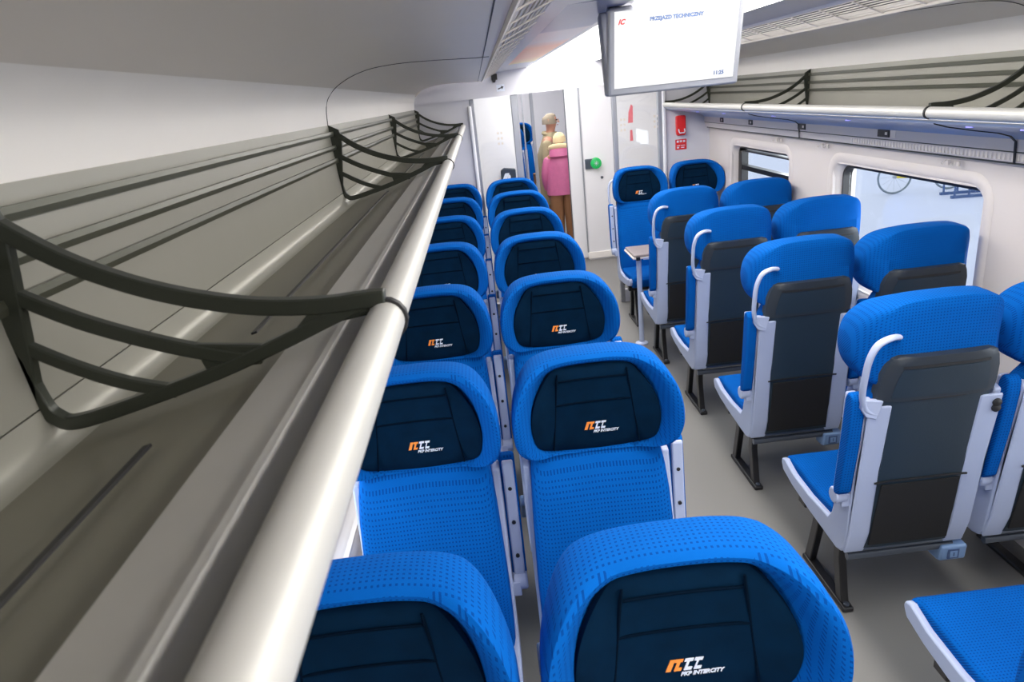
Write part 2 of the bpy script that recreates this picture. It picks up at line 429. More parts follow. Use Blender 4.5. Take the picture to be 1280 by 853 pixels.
# ------------------------------------------------------------------ seats
def rear_y(z):
    t = [(0, -.06), (.33, -.05), (.5, -.02), (.7, .0), (.97, .035), (1.14, .065), (1.4, .07)]
    for (a, b), (c, d) in zip(t, t[1:]):
        if z <= c: return b+(d-b)*(z-a)/(c-a)
    return .07
HR = [(0, .150), (.08, .148), (.140, .138), (.188, .112), (.220, .064), (.233, .005), (.232, -.055), (.216, -.104), (.184, -.134), (.12, -.146), (0, -.148)]
def outline(half, n=5):
    L_ = [(x, 0, z) for x, z in half]+[(-x, 0, z) for x, z in half[-2:0:-1]]
    return [(p.x, p.z) for p in cat(L_, n, closed=True)]
def yf(x): return -.038-.006*(abs(x)/.12)**2-.090*max(0, (abs(x)-.10)/.133)**1.6
def yb(x): return .056-.004*(abs(x)/.15)**2-.085*max(0, (abs(x)-.15)/.083)**1.8
HZ = 1.15
def headrest_bm():
    bm = bmesh.new(); O = outline(HR); rings = []
    spec = [(.30, lambda x: yf(x)+.030), (.60, lambda x: yf(x)+.030), (.74, lambda x: yf(x)+.026), (.80, lambda x: yf(x)+.006), (.86, lambda x: yf(x)-.008), (.92, lambda x: yf(x)-.010),
            (.97, lambda x: yf(x)+.0), (.995, lambda x: yf(x)+.018), (1.0, lambda x: (yf(x)+yb(x))/2), (.99, lambda x: yb(x)-.018), (.965, lambda x: yb(x)-.004), (.92, lambda x: yb(x)), (.7, lambda x: yb(x)), (.4, lambda x: yb(x))]
    for i, (s, fy) in enumerate(spec):
        inner = i < 6
        rings.append([(x*s, fy(x*s), HZ+z*((s+(1-s)*.75*(s > .7)) if (inner and z < 0) else s)) for x, z in O])
    rings_mesh(bm, rings)
    return bm
PD = [(0, .116), (.060, .117), (.104, .113), (.136, .082), (.166, .035), (.181, -.015), (.180, -.065), (.164, -.112), (.115, -.138), (.050, -.148), (0, -.150)]
def pad_y(x, z):
    return yf(x)-.006+.012*max(0, 1-(abs(x)/.11)**2)*0
def pad_bm():
    bm = bmesh.new(); O = outline(PD, 4)
    rings = []
    for s, d in ((.2, -.010), (.5, -.010), (.8, -.008), (.93, -.002), (.985, .006), (1.0, .022), (.9, .034), (.3, .034)):
        rings.append([(x*s, yf(x*s)+d, HZ+z*s) for x, z in O])
    rings_mesh(bm, rings)
    # stitched seams: two slanting verticals and two cross seams
    def f(x, z, e=0): return (x, yf(x)-.0122-e, HZ+z)
    lines = []
    for s in (-1, 1): lines.append([f(s*(.096+.026*t), .104-.228*t) for t in [i/8 for i in range(9)]])
    lines.append([f(-.094+.188*i/10, .082) for i in range(11)])
    lines.append([f(-.108+.216*i/10, .012) for i in range(11)])
    for l in lines: sweep(bm, l, circ(.0026, 6), 1)
    return bm
def logo_bm():
    bm = bmesh.new()
    # plane frame for a font laid in (x, z) facing -y
    def M4(x, z, e): return Matrix.Translation((x, yf(0)-.0108-e, HZ+z)) @ Matrix.Rotation(PI/2, 4, 'X') @ Matrix.Rotation(0, 4, 'Z')
    def para(x, z, w, h, sl, mi, e=.0006):
        y = yf(0)-.0112-e
        v = [bm.verts.new(p) for p in ((x, y, HZ+z), (x+w, y, HZ+z), (x+w+sl, y, HZ+z+h), (x+sl, y, HZ+z+h))]
        w_ = [bm.verts.new((p.co.x, p.co.y+.0015, p.co.z)) for p in v]
        fs = [bm.faces.new(v), bm.faces.new(w_[::-1])]+[bm.faces.new((v[i], w_[i], w_[(i+1) % 4], v[(i+1) % 4])) for i in range(4)]
        for q in fs: q.material_index = mi
    z0 = -.078
    para(-.042, z0, .010, .027, .010, 1)                      # orange I
    def slC(x, mi, w=.024, t=.0065):                          # slanted C out of three bars
        para(x, z0, t, .027, .010, mi)
        para(x+.002, z0+.0205, w, .0065, .0024, mi, .0007); 
        para(x, z0, w-.002, .0065, .0024, mi, .0007)
    slC(-.0255, 1, .016); slC(-.0055, 0, .017, .005); slC(.0145, 0, .016, .0035)
    text_bm(bm, 'PKP INTERCITY', .0125, M4(-.012, z0-.0125, .001), .0006, 0, .3, .0004)
    for v in bm.verts: v.co.x = v.co.x*.82+.004; v.co.z = (v.co.z-HZ+.06)*.86+HZ-.06
    return bm
def back_pad_bm():
    bm = bmesh.new(); rings = []
    for z, w, y0 in ((.40, .200, -.150), (.415, .206, -.158), (.50, .209, -.158), (.62, .208, -.156), (.75, .204, -.135), (.88, .199, -.106), (.95, .194, -.078), (.99, .188, -.050), (1.02, .182, -.030), (1.035, .175, -.015)):
        y1 = rear_y(z)-.005; ring = []
        n = 28
        for i in range(n):
            a = 2*PI*i/n; c, s_ = math.cos(a), math.sin(a)
            x = w*math.copysign(abs(c)**.28, c); v = math.copysign(abs(s_)**.38, s_)
            y = (y0+y1)/2-(y1-y0)/2*v
            if v > 0: y += -.010*abs(x/w)**4*v      # slight side bolsters
            ring.append((x, y, z))
        rings.append(ring)
    rings_mesh(bm, rings); return bm
def side_profile():
    return [(-.085, .335), (-.050, .345), (-.030, .375), (-.022, .44), (-.012, .55), (.0, .70), (.020, .85), (.036, .965), (.010, .975), (-.022, .965),
            (-.045, .85), (-.075, .70), (-.105, .56), (-.130, .46), (-.155, .425), (-.30, .418), (-.44, .428), (-.52, .452), (-.546, .445), (-.553, .425), (-.535, .395), (-.45, .372), (-.30, .352)]
def make_seat(name, aisle, s):
    """seat facing -y; s = which x side carries the armrest (the aisle side)"""
    root = empty(name, (0, 0, 0))
    bm = bmesh.new()
    pf = [(-.15, .36), (-.13, .46), (-.25, .452), (-.40, .462), (-.50, .468), (-.548, .455), (-.566, .425), (-.560, .392), (-.53, .372), (-.40, .362)]
    prism(bm, pf, -.196, .196, 'x'); obj('seat_cushion', bm, M['blue'], root, bevel=.018, seg=3)
    obj('backrest', back_pad_bm(), M['blue'], root)
    obj('headrest', headrest_bm(), M['blue'], root)
    pad = obj('headrest_pad', pad_bm(), [M['navy'], M['seam']], root)
    obj('logo', logo_bm(), [M['white'], M['orange']], pad, smooth=False)
    for q in (-1, 1):
        bm = bmesh.new(); a, b = sorted((q*.192, q*.216)); prism(bm, side_profile(), a, b, 'x')
        # return flange that shows from behind
        P = [(-.046, .36), (-.02, .44), (.002, .70), (.038, .955), (.050, .955), (.014, .70), (-.010, .44), (-.036, .345)]
        a, b = sorted((q*.140, q*.214)); prism(bm, P, a, b, 'x')
        obj('side_shell', bm, M['shell'], root, bevel=.006)
    # charcoal back shell
    bm = bmesh.new(); rows = []
    for z, w in ((.365, .180), (.40, .182), (.50, .179), (.62, .172), (.75, .168), (.88, .168), (.955, .171), (.972, .173)):
        rows.append([(w*t, rear_y(z)+.018-.012*abs(t)**5, z) for t in [i/8 for i in range(-8, 9)]])
    panel(bm, rows, .018); obj('back_shell', bm, M['charcoal'], root)
    bm = bmesh.new(); rows = []
    for z, w in ((.970, .186), (1.00, .188), (1.06, .182), (1.095, .172), (1.118, .160), (1.126, .140)):
        rows.append([(w*t, rear_y(z)+.024-.022*abs(t)**5, z) for t in [i/8 for i in range(-8, 9)]])
    panel(bm, rows, .035); obj('upper_back_shell', bm, M['charcoal2'], root)
    # recessed flap with its shadow slot and lower crease
    bm = bmesh.new()
    rows = []
    for z, w in ((.985, .150), (1.02, .148), (1.06, .140), (1.085, .132)):
        rows.append([(w*t, rear_y(z)+.0275-.008*abs(t)**4, z) for t in [i/6 for i in range(-6, 7)]])
    panel(bm, rows, .012); obj('folding_flap', bm, M['charcoal'], root)
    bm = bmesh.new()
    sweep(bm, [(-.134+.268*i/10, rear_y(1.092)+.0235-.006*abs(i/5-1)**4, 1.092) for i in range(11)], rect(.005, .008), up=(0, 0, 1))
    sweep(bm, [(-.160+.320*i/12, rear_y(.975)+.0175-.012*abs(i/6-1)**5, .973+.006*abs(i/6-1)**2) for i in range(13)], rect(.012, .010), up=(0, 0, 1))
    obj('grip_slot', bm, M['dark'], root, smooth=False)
    bm = bmesh.new()
    prism(bm, [(-.138, .385), (.138, .385), (.132, .645), (-.132, .645)], 0, .006, 'y')
    for v in bm.verts: v.co.y += rear_y(v.co.z)+.0195
    obj('net_pocket', bm, M['net'], root, smooth=False)
    bm = bmesh.new()
    sweep(bm, [(-.156, rear_y(.66)+.02, .655), (-.10, rear_y(.66)+.022, .66), (.10, rear_y(.66)+.022, .66), (.156, rear_y(.66)+.02, .655)], rect(.004, .006), up=(0, 0, 1))
    obj('pocket_hem', bm, M['dark'], root, smooth=False)
    # rails under the back and between seats
    bm = bmesh.new(); sweep(bm, [(-.185, -.045, .352), (.185, -.045, .352)], circ(.010, 8)); sweep(bm, [(-.19, -.055, .318), (.19, -.055, .318)], circ(.013, 8, .016))
    obj('under_rail', bm, M['rail'], root)
    bm = bmesh.new(); box(bm, -.20, .20, -.42, -.36, .315, .355); box(bm, -.20, .20, -.20, -.14, .315, .355)
    obj('seat_beam', bm, M['steel'], root, bevel=.005)
    # socket box at the wall side
    if aisle:
        k = -s
        bm = bmesh.new(); prism(bm, [(-.055, .255), (-.035, .262), (-.030, .325), (-.11, .325), (-.11, .255)], min(k*.14, k*.235), max(k*.14, k*.235), 'x')
        so_ = obj('socket_box', bm, M['socket'], root, bevel=.008)
        bm = bmesh.new(); box(bm, min(k*.165, k*.205), max(k*.165, k*.205), -.036, -.029, .273, .311)
        box(bm, min(k*.172, k*.198), max(k*.172, k*.198), -.0305, -.0275, .279, .305, 1)
        box(bm, min(k*.183, k*.187), max(k*.183, k*.187), -.029, -.0265, .285, .300, 0)
        obj('socket_outlet', bm, [M['bluepaint'], M['socket']], so_, smooth=False)
    # legs
    lx = s*.13 if aisle else -s*.13
    bm = bmesh.new()
    sweep(bm, [(lx, -.36, .35), (lx, -.385, .20), (lx, -.43, .02)], rect(.045, .030), up=(1, 0, 0))
    obj('leg', bm, M['steel'], root, bevel=.004)
    bm = bmesh.new()
    sweep(bm, [(lx, -.20, .35), (lx, -.205, .20), (lx, -.175, .06), (lx, -.165, .02)], rect(.045, .030), up=(1, 0, 0))
    obj('leg', bm, M['steel'], root, bevel=.004)
    bm = bmesh.new(); box(bm, lx-.022, lx+.022, -.46, -.115, 0, .022)
    ft = obj('foot_bar', bm, M['steel'], root, bevel=.006)
    bm = bmesh.new(); lathe(bm, [(.011, .022), (.011, .029), (.006, .031)], 10, (lx, -.135, 0)); obj('bolt', bm, M['rail'], ft)
    # raised armrest
    ax = s*.2400
    bm = bmesh.new()
    pf = [(-.028, .62), (-.026, .60), (-.008, .596), (.016, .62), (.044, .80), (.058, .94), (.056, .985), (.040, 1.000), (.018, .995), (.008, .97), (-.008, .80)]
    prism(bm, [(a-.02, b) for a, b in pf], ax-.0225, ax+.0225, 'x')
    arm = obj('armrest', bm, M['blue'], root, bevel=.010, seg=3)
    bm = bmesh.new()
    pl = [(-.032, .575), (-.010, .575), (-.018, .62), (.000, .80), (.016, .97), (.006, .992), (-.002, .985), (-.014, .80), (-.034, .62)]
    prism(bm, [(a-.022, b) for a, b in pl], ax-.0165, ax+.0165, 'x')
    u = obj('armrest_plate', bm, M['shell'], arm, bevel=.005)
    for z, y in ((.68, -.0516), (.79, -.0385), (.90, -.0283)):
        bm = bmesh.new(); lathe(bm, [(.006, -.003), (.006, .0035)], 10, (ax, y, z), 'y'); obj('screw_hole', bm, M['dark'], u)
    bm = bmesh.new(); lathe(bm, [(.026, ax-.022), (.030, ax-.018), (.030, ax+.018), (.026, ax+.022)], 16, (0, -.045, .588), 'x'); 
    box(bm, min(s*.205, ax), max(s*.205, ax), -.075, -.02, .55, .60)
    obj('armrest_hinge', bm, M['shell'], arm, bevel=.004)
    if aisle:                                                   # grab handle at head height
        bm = bmesh.new()
        pts = cat([(s*.150, .062, 1.190), (s*.185, .080, 1.196), (s*.222, .080, 1.178), (s*.240, .072, 1.130), (s*.243, .060, 1.06), (s*.240, .050, 1.00), (s*.226, .044, .955), (s*.20, .040, .935), (s*.185, .040, .93)], 5)
        sweep(bm, pts, circ(.0135, 10, .009))
        prism(bm, [(s*.172, .975), (s*.238, .985), (s*.240, .955), (s*.222, .925), (s*.19, .915)], .030, .052, 'y')
        obj('grab_handle', bm, M['shell'], root, bevel=.003)
    bm = bmesh.new(); lathe(bm, [(.010, 0), (.014, .004), (.014, .010), (.007, .014)], 12, (-s*.197, .040, .905), 'y')
    lathe(bm, [(.010, 0), (.014, .004), (.014, .010), (.007, .014)], 12, (-s*.196, .042, .925), 'y')
    obj('coat_hook', bm, M['dark'], root)
    return root
def copy_tree(o, parent=None):
    c = o.copy(); C.objects.link(c)
    if parent: c.parent = parent
    for ch in list(o.children): copy_tree(ch, c)
    return c
protoA = make_seat('train_seat', True, 1)
protoW = make_seat('train_seat', False, 1)
used = set()
def seat(proto, x, y, back, label, group):
    if proto.name in used: o = copy_tree(proto)
    else: o = proto; used.add(proto.name)
    o.location = (x, y, 0); o.rotation_euler = (0, 0, PI if back else 0)
    return tag(o, label, 'seat', group)
PITCH = .865; LY = .90
XA, XWS = -.532, -1.032
pos = ['nearest the camera', 'second from the camera', 'third from the camera', 'fourth from the camera', 'fifth from the camera', 'sixth from the camera', 'last before the bulkhead']
for k in range(7):
    seat(protoA, XA, LY+PITCH*k, False, 'blue seat facing us just left of the aisle, '+pos[k], 'blue seats left of the aisle')
    seat(protoW, XWS, LY+PITCH*k, False, 'blue seat facing us under the left luggage rack, '+pos[k], 'blue seats left of the aisle')
RY = 1.915; RXA, RXW = .562, 1.060
rp = {-1: 'only its cushion corner showing', 0: 'nearest with its whole dark back showing', 1: 'second whole seat from the camera', 2: 'third whole seat from the camera', 3: 'farthest, beside the small table'}
for k in range(-1, 4):
    seat(protoA, RXA, RY+PITCH*k, True, 'blue seat seen from behind right of the aisle, '+rp[k], 'blue seats right of the aisle seen from behind')
rw = {0: 'blue window seat seen from behind, cut off by the right edge', 1: 'blue window seat seen from behind, nearest of three at the windows', 2: 'blue window seat seen from behind, middle of three at the windows', 3: 'blue window seat seen from behind, farthest, below the hopper window'}
for k in range(0, 4):
    seat(protoW, RXW, RY+PITCH*k, True, rw[k], 'blue seats right of the aisle seen from behind')
pA2 = make_seat('train_seat', True, -1); pW2 = make_seat('train_seat', False, -1)
seat(pA2, .560, 5.965, False, 'blue seat facing us beside the aisle behind the small table', 'blue seats facing us by the bulkhead')
seat(pW2, 1.060, 5.985, False, 'blue seat facing us below the red box and red sign', 'blue seats facing us by the bulkhead')

# ------------------------------------------------------------------ small table between the facing seats
t = empty('folding_table', (.60, 5.22, 0)); tag(t, 'small grey fold-out table on a slim pole between facing right seats', 'table')
bm = bmesh.new(); box(bm, -.29, .60, -.16, .16, .722, .742); obj('table_top', bm, mat('grey_table_laminate', srgb(140, 130, 128), .4), t, bevel=.006)
bm = bmesh.new(); box(bm, -.298, .60, -.167, .167, .708, .722); obj('table_edge', bm, M['wall'], t, bevel=.004)
bm = bmesh.new()
for x in (-.235, .0): box(bm, x-.04, x-.01, -.174, -.15, .700, .724)
box(bm, -.22, -.06, -.173, -.16, .703, .720, 1)
obj('table_latch', bm, [M['black'], M['shell']], t, smooth=False)
bm = bmesh.new(); lathe(bm, [(.02, .02), (.02, .71)], 16, (-.245, -.12, 0)); lathe(bm, [(.05, 0), (.05, .012), (.022, .022)], 16, (-.245, -.12, 0)); obj('pole', bm, M['shell'], t)

# ------------------------------------------------------------------ luggage racks
def bracket_bm(s, y):
    bm = bmesh.new()
    def P(x, z): return (s*x, y, z)
    sec = rect(.020, .014)
    def bar(pts, w=.020, h=.014, n=5):
        sweep(bm, cat(pts, n), rect(w, h), up=(0, 1, 0))
    A = lambda *p: [P(*q) for q in p]
    # with up = y the section is (in-plane thickness, width along the coach)
    bar(A((1.282, 1.930), (1.21, 1.872), (1.13, 1.830), (1.04, 1.802), (.96, 1.792), (.905, 1.793), (.886, 1.7925)), .018, .016)
    bar(A((1.284, 1.850), (1.21, 1.804), (1.13, 1.768), (1.06, 1.745), (1.03, 1.742)), .016, .013)
    bar(A((1.284, 1.788), (1.235, 1.756), (1.185, 1.730), (1.13, 1.712)), .014, .012)
    bar(A((.91, 1.790), (.95, 1.776), (1.00, 1.757), (1.08, 1.730), (1.17, 1.706), (1.245, 1.690), (1.268, 1.697), (1.280, 1.722), (1.289, 1.80)), .016, .014)
    prism(bm, [(s*.905, 1.799), (s*.905, 1.776), (s*.94, 1.772), (s*1.00, 1.757), (s*.965, 1.790)], y-.006, y+.006, 'y')
    prism(bm, [(s*1.02, 1.755), (s*1.0, 1.757), (s*1.09, 1.727), (s*1.10, 1.765)], y-.005, y+.005, 'y')
    # tapering wall plate
    prism(bm, [(s*1.292, 1.95), (s*1.292, 1.69), (s*1.282, 1.69), (s*1.250, 1.905), (s*1.256, 1.930)], y-.007, y+.007, 'y')
    return bm
def strap_bm(s, y):
    bm = bmesh.new()
    c = (s*.889, 1.768); r = .0222
    pts = []
    for i in range(9):
        a = math.radians(95-25*i)          # from the top over the room side to below
        pts.append((c[0]-s*r*math.cos(a) if False else c[0]-s*r*math.sin(a)*0-s*r*math.cos(math.radians(-95+25*i)), y, c[1]+r*math.sin(math.radians(95-25*i))))
    pts += [(s*.915, y, 1.724), (s*.96, y, 1.709), (s*1.06, y, 1.686), (s*1.16, y, 1.666), (s*1.208, y, 1.650), (s*1.232, y, 1.628), (s*1.238, y, 1.545)]
    sweep(bm, pts, rect(.004, .010), up=(0, 1, 0))
    return bm
def rack(s):
    side = 'left' if s < 0 else 'right'
    root = empty('luggage_rack', (s*1.1, 2.3, 1.7))
    tag(root, 'long grey metal overhead luggage rack beside the camera on the left wall' if s < 0 else 'overhead luggage rack along the right wall above the windows', 'luggage rack')
    off = Vector((-s*1.1, -2.3, -1.7))
    def part(name, bm, m_, parent=root, **k):
        o = obj(name, bm, m_, parent, **k)
        if parent is root: o.location = off
        return o
    y0, y1 = YB+.1, YE-.03
    bm = bmesh.new(); lathe(bm, [(.010, y0), (.0195, y0+.004), (.0205, y0+.01), (.0205, y1-.01), (.0195, y1-.004), (.010, y1)], 28, (s*.889, 0, 1.768), 'y'); part('front_tube', bm, M['tube'])
    bm = bmesh.new()            # groove and bright lip behind the tube
    sheet(bm, [(s*.890, 1.745), (s*.905, 1.735), (s*.918, 1.737), (s*.928, 1.756), (s*.936, 1.766), (s*.943, 1.765), (s*.947, 1.758)], y0, y1, -.004*s); part('edge_channel', bm, M['tube'])
    bm = bmesh.new(); sheet(bm, [(s*.946, 1.760), (s*1.012, 1.738)], y0, y1, -.006*s); part('shelf_strip', bm, M['rackshelf'], smooth=False)
    bm = bmesh.new(); sheet(bm, [(s*1.012, 1.729), (s*1.098, 1.706), (s*1.248, 1.668)], y0, y1, -.006*s); part('tray', bm, M['racktop'], smooth=False)
    bm = bmesh.new()
    edges = [y0]+[y for y in MODY if y > y0]+[y1]
    for a, b in zip(edges, edges[1:]):
        if b-a > .4: sheet(bm, [(s*1.096, 1.7145), (s*1.104, 1.7125)], a+.18, b-.14, .003*s)
    part('tray_slot', bm, M['dark'], smooth=False)
    bm = bmesh.new(); pts = cat([(s*1.248, 1.668, 0), (s*1.262, 1.668, 0), (s*1.274, 1.680, 0), (s*1.280, 1.71, 0)], 4); sheet(bm, [(p.x, p.y) for p in pts], y0, y1, -.005*s); part('rear_fillet', bm, M['rackback'])
    bm = bmesh.new(); sheet(bm, [(s*1.280, 1.712), (s*1.285, 1.80), (s*1.290, 1.948)], y0, y1, -.004*s); part('back_panel', bm, M['rackback'], smooth=False)
    for z in (1.918, 1.872, 1.828):
        bm = bmesh.new(); sweep(bm, [(s*1.279, y0, z), (s*1.279, y1, z)], [(-.004, -.008), (.004, -.008), (.0055, 0), (.004, .008), (-.004, .008)]); part('rear_rail', bm, M['rackrail'], smooth=False)
    for y in MODY+[YE-.05]:
        bm = bracket_bm(s, y); part('bracket', bm, M['rackarm'], bevel=.003)
        if y < YE-.1: part('rubber_joint', strap_bm(s, y), M['dark'])
    # underside
    bm = bmesh.new()
    pts = cat([(s*.884, 1.748, 0), (s*.91, 1.727, 0), (s*.96, 1.715, 0), (s*1.06, 1.694, 0), (s*1.16, 1.674, 0), (s*1.212, 1.658, 0), (s*1.236, 1.636, 0)], 4)
    sheet(bm, [(p.x, p.y) for p in pts], y0, y1, .006*s); part('soffit', bm, M['soffit'])
    bm = bmesh.new(); sheet(bm, [(s*1.238, 1.642), (s*1.240, 1.59)], y0, y1, .03*s); sheet(bm, [(s*1.242, 1.586), (s*1.250, 1.548), (s*1.27, 1.545)], y0, y1, .02*s)
    part('service_band', bm, M['wall'], smooth=False)
    bm = bmesh.new(); sheet(bm, [(s*1.2395, 1.5905), (s*1.2415, 1.5855)], y0, y1, .01*s); sheet(bm, [(s*1.262, 1.546), (s*1.263, 1.538)], y0, y1, .01*s)
    part('shadow_joint', bm, M['rackrail'], smooth=False)
    bm = bmesh.new()
    y = y0+.1
    while y < 3.75:
        box(bm, min(s*1.243, s*1.2475), max(s*1.243, s*1.2475), y, y+.012, 1.555, 1.580); y += .024
    part('vent_slots', bm, M['cove'], smooth=False)
    for y in (1.55, 2.42, 3.43, 4.33, 5.16, 5.78):
        bm = bmesh.new(); w = .05 if y < 4.5 else .035
        box(bm, min(s*1.232, s*1.245), max(s*1.232, s*1.245), y-w, y+w, 1.600, 1.635); o = part('seat_number_panel', bm, M['black'], bevel=.003)
        bm = bmesh.new()
        box(bm, min(s*1.2305, s*1.233), max(s*1.2305, s*1.233), y-w+.012, y-w+.03, 1.612, 1.625)
        if y < 4: box(bm, min(s*1.237, s*1.239), max(s*1.237, s*1.239), y-w-.05, y-w-.006, 1.600, 1.635)
        obj('seat_number', bm, M['cove'], o, smooth=False)
    for y in (2.20, 2.46, 3.3, 4.15, 5.0, 5.6):
        bm = bmesh.new(); lathe(bm, [(.004, -.001), (.014, 0), (.014, .008)], 12, (s*.985, y, 1.7085)); part('reading_light', bm, M['led'])
    return root
rack(-1); rack(1)

# coat hooks above the windows
for s in (1,):
    for y, n_ in ((2.95, 'nearest'), (4.10, 'middle'), (4.75, 'farthest')):
        h = empty('coat_hook_pair', (s*1.275, y, 1.51)); tag(h, 'small pair of grey coat hooks above the right windows, %s of three' % n_, 'coat hook', 'coat hooks on the right wall')
        for dy in (-.035, .035):
            bm = bmesh.new(); sweep(bm, [(0, dy, .012), (-.012, dy, .012), (-.022, dy, -.006), (-.030, dy, .006)], circ(.0025, 6)); box(bm, -.002, .006, dy-.008, dy+.008, -.010, .014)
            obj('hook', bm, M['cove'], h)

# ------------------------------------------------------------------ hanging passenger information display
d = empty('information_display', (-.165, 2.20, 2.17)); tag(d, 'two-sided hanging passenger information screen lit white', 'screen')
tilt = math.radians(15)
def panel(back):
    bm = bmesh.new(); box(bm, -.198, .198, -.010, .026, 0, .245)
    o = obj('screen_housing', bm, M['alu'], d, bevel=.008)
    o.location = (0, -.022 if not back else .022, -.222); o.rotation_euler = (tilt if not back else -tilt, 0, 0 if not back else 0)
    if back: o.rotation_euler = (tilt, 0, PI)
    bm = bmesh.new(); box(bm, -.180, .180, -.0125, -.0098, .024, .236); g = obj('lit_screen', bm, M['screen'], o, smooth=False)
    if not back:
        MX = lambda x, z: Matrix.Translation((x, -.0134, z)) @ Matrix.Rotation(PI/2, 4, 'X')
        for nm, body, size, x, z, mm, sh in (('title_text', 'PRZEJAZD TECHNICZNY', .0138, -.078, .204, M['bluepaint'], 0), ('clock_text', '11:25', .0145, .118, .036, M['bluepaint'], 0), ('screen_logo', 'IC', .019, -.170, .202, M['red'], .35)):
            bm = bmesh.new(); text_bm(bm, body, size, MX(x, z), .0004, 0, sh, .0006); obj(nm, bm, mm, g, smooth=False)
    return o
panel(False); panel(True)
bm = bmesh.new(); lathe(bm, [(.012, -.03), (.012, .03)], 12, (-.1, 0, 0)); lathe(bm, [(.012, -.03), (.012, .03)], 12, (.1, 0, 0))
obj('hanger', bm, M['alu'], d)

# ------------------------------------------------------------------ coloured ceiling panel
cp = bpy.data.materials.new('coloured_ceiling_panel'); cp.use_nodes = True; N = cp.node_tree.nodes; L = cp.node_tree.links; B = N['Principled BSDF']; B.inputs['Roughness'].default_value = .3
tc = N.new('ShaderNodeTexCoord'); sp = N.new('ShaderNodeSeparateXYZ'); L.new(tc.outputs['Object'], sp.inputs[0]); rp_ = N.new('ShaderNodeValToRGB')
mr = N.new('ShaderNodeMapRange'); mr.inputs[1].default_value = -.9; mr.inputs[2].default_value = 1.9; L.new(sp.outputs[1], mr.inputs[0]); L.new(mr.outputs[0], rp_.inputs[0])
el = rp_.color_ramp.elements; el[0].position = 0; el[0].color = srgb(88, 98, 140); el[1].position = 1; el[1].color = srgb(252, 205, 90)  # panel colour runs from blue nearest us through pale and orange to yellow
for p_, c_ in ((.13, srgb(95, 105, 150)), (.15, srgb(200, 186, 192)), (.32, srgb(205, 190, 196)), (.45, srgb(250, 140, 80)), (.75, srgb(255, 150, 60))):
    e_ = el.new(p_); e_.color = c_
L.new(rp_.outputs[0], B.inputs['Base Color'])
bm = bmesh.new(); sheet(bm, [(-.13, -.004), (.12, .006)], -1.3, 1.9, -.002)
o = obj('coloured_ceiling_panel', bm, cp, smooth=False, loc=(-.435, 3.2, 2.186)); tag(o, 'orange, pale and blue panel on the ceiling left of the screen', 'ceiling panel')

# ------------------------------------------------------------------ things on the bulkheads
t = empty('extinguisher_box', (1.03, YE, 1.58)); tag(t, 'small red emergency device box on the end wall above a red sign', 'safety box')
bm = bmesh.new(); prism(bm, [(-.036, -.085), (.036, -.085), (.042, -.05), (.042, .075), (.036, .085), (-.036, .085), (-.042, .075), (-.042, -.05)], -.045, 0, 'y'); obj('case', bm, M['red'], t, bevel=.008)
bm = bmesh.new(); sweep(bm, [(-.026, -.048, -.03), (-.026, -.062, -.05), (-.02, -.062, -.062), (.02, -.062, -.062), (.026, -.062, -.05), (.026, -.048, -.03)], circ(.005, 6)); obj('handle', bm, M['white'], t)
t = empty('safety_sign', (1.035, YE, 1.415)); tag(t, 'square red safety instruction sign on the end wall above the far window seat', 'sign')
bm = bmesh.new(); box(bm, -.05, .05, -.004, 0, -.045, .045); obj('sign_plate', bm, M['red'], t, smooth=False)
bm = bmesh.new()
for (x, z, w, h) in ((-.038, .018, .018, .018), (-.01, .02, .02, .016), (.02, .018, .018, .018), (-.038, -.012, .03, .006), (.0, -.012, .036, .006), (-.038, -.032, .02, .012), (.0, -.030, .03, .006)):
    box(bm, x, x+w, -.0055, -.0035, z, z+h)
obj('sign_symbols', bm, M['white'], t, smooth=False)
t = empty('arrow_sticker', (-.53, YE-.012, 2.052)); tag(t, 'small white sticker with a black arrow above the left glazed screen', 'sticker')
bm = bmesh.new(); box(bm, -.035, .035, -.003, 0, -.028, .028); obj('sticker_sheet', bm, M['white'], t, smooth=False)
bm = bmesh.new(); prism(bm, [(-.026, -.004), (.006, .006), (.004, .016), (.028, .008), (.012, -.012), (.008, -.003), (-.022, -.012)], -.0045, -.0028, 'y'); obj('arrow', bm, M['black'], t, smooth=False)
bm = bmesh.new(); box(bm, 0, .05, -.03, .0, -.03, .02); prism(bm, [(-.0, -.02), (.04, -.02), (.03, -.05), (.01, -.05)], -.028, -.004, 'y')
o = obj('camera_sensor', bm, M['black'], bevel=.004, loc=(-.60, YE-.012, 2.15)); tag(o, 'tiny black sensor at the far end of the left ceiling vent', 'sensor')
# green door button
t = empty('door_button', (.555, YV, 1.145)); tag(t, 'round green push button with white star beside the inner door', 'button')
bm = bmesh.new(); box(bm, -.125, .01, -.022, 0, -.06, .055); obj('button_plate', bm, M['rail'], t, bevel=.006)
bm = bmesh.new(); lathe(bm, [(.056, -.05), (.062, -.045), (.064, 0)], 28, (0, 0, 0), 'y'); bt = obj('push_button', bm, M['green'], t)
bm = bmesh.new()
for k in range(4):
    a = PI*k/4; c, s_ = math.cos(a), math.sin(a)
    sweep(bm, [(-.03*c, -.0515, -.03*s_), (.03*c, -.0515, .03*s_)], rect(.003, .009), up=(0, 1, 0))
obj('star_symbol', bm, M['white'], bt, smooth=False)
bm = bmesh.new(); lathe(bm, [(.010, -.012), (.016, -.010), (.016, 0)], 16, (.62, YV, .975), 'y'); bm2 = bm
o = obj('key_lock', bm, M['rail']); tag(o, 'small round key lock below the green button', 'lock')
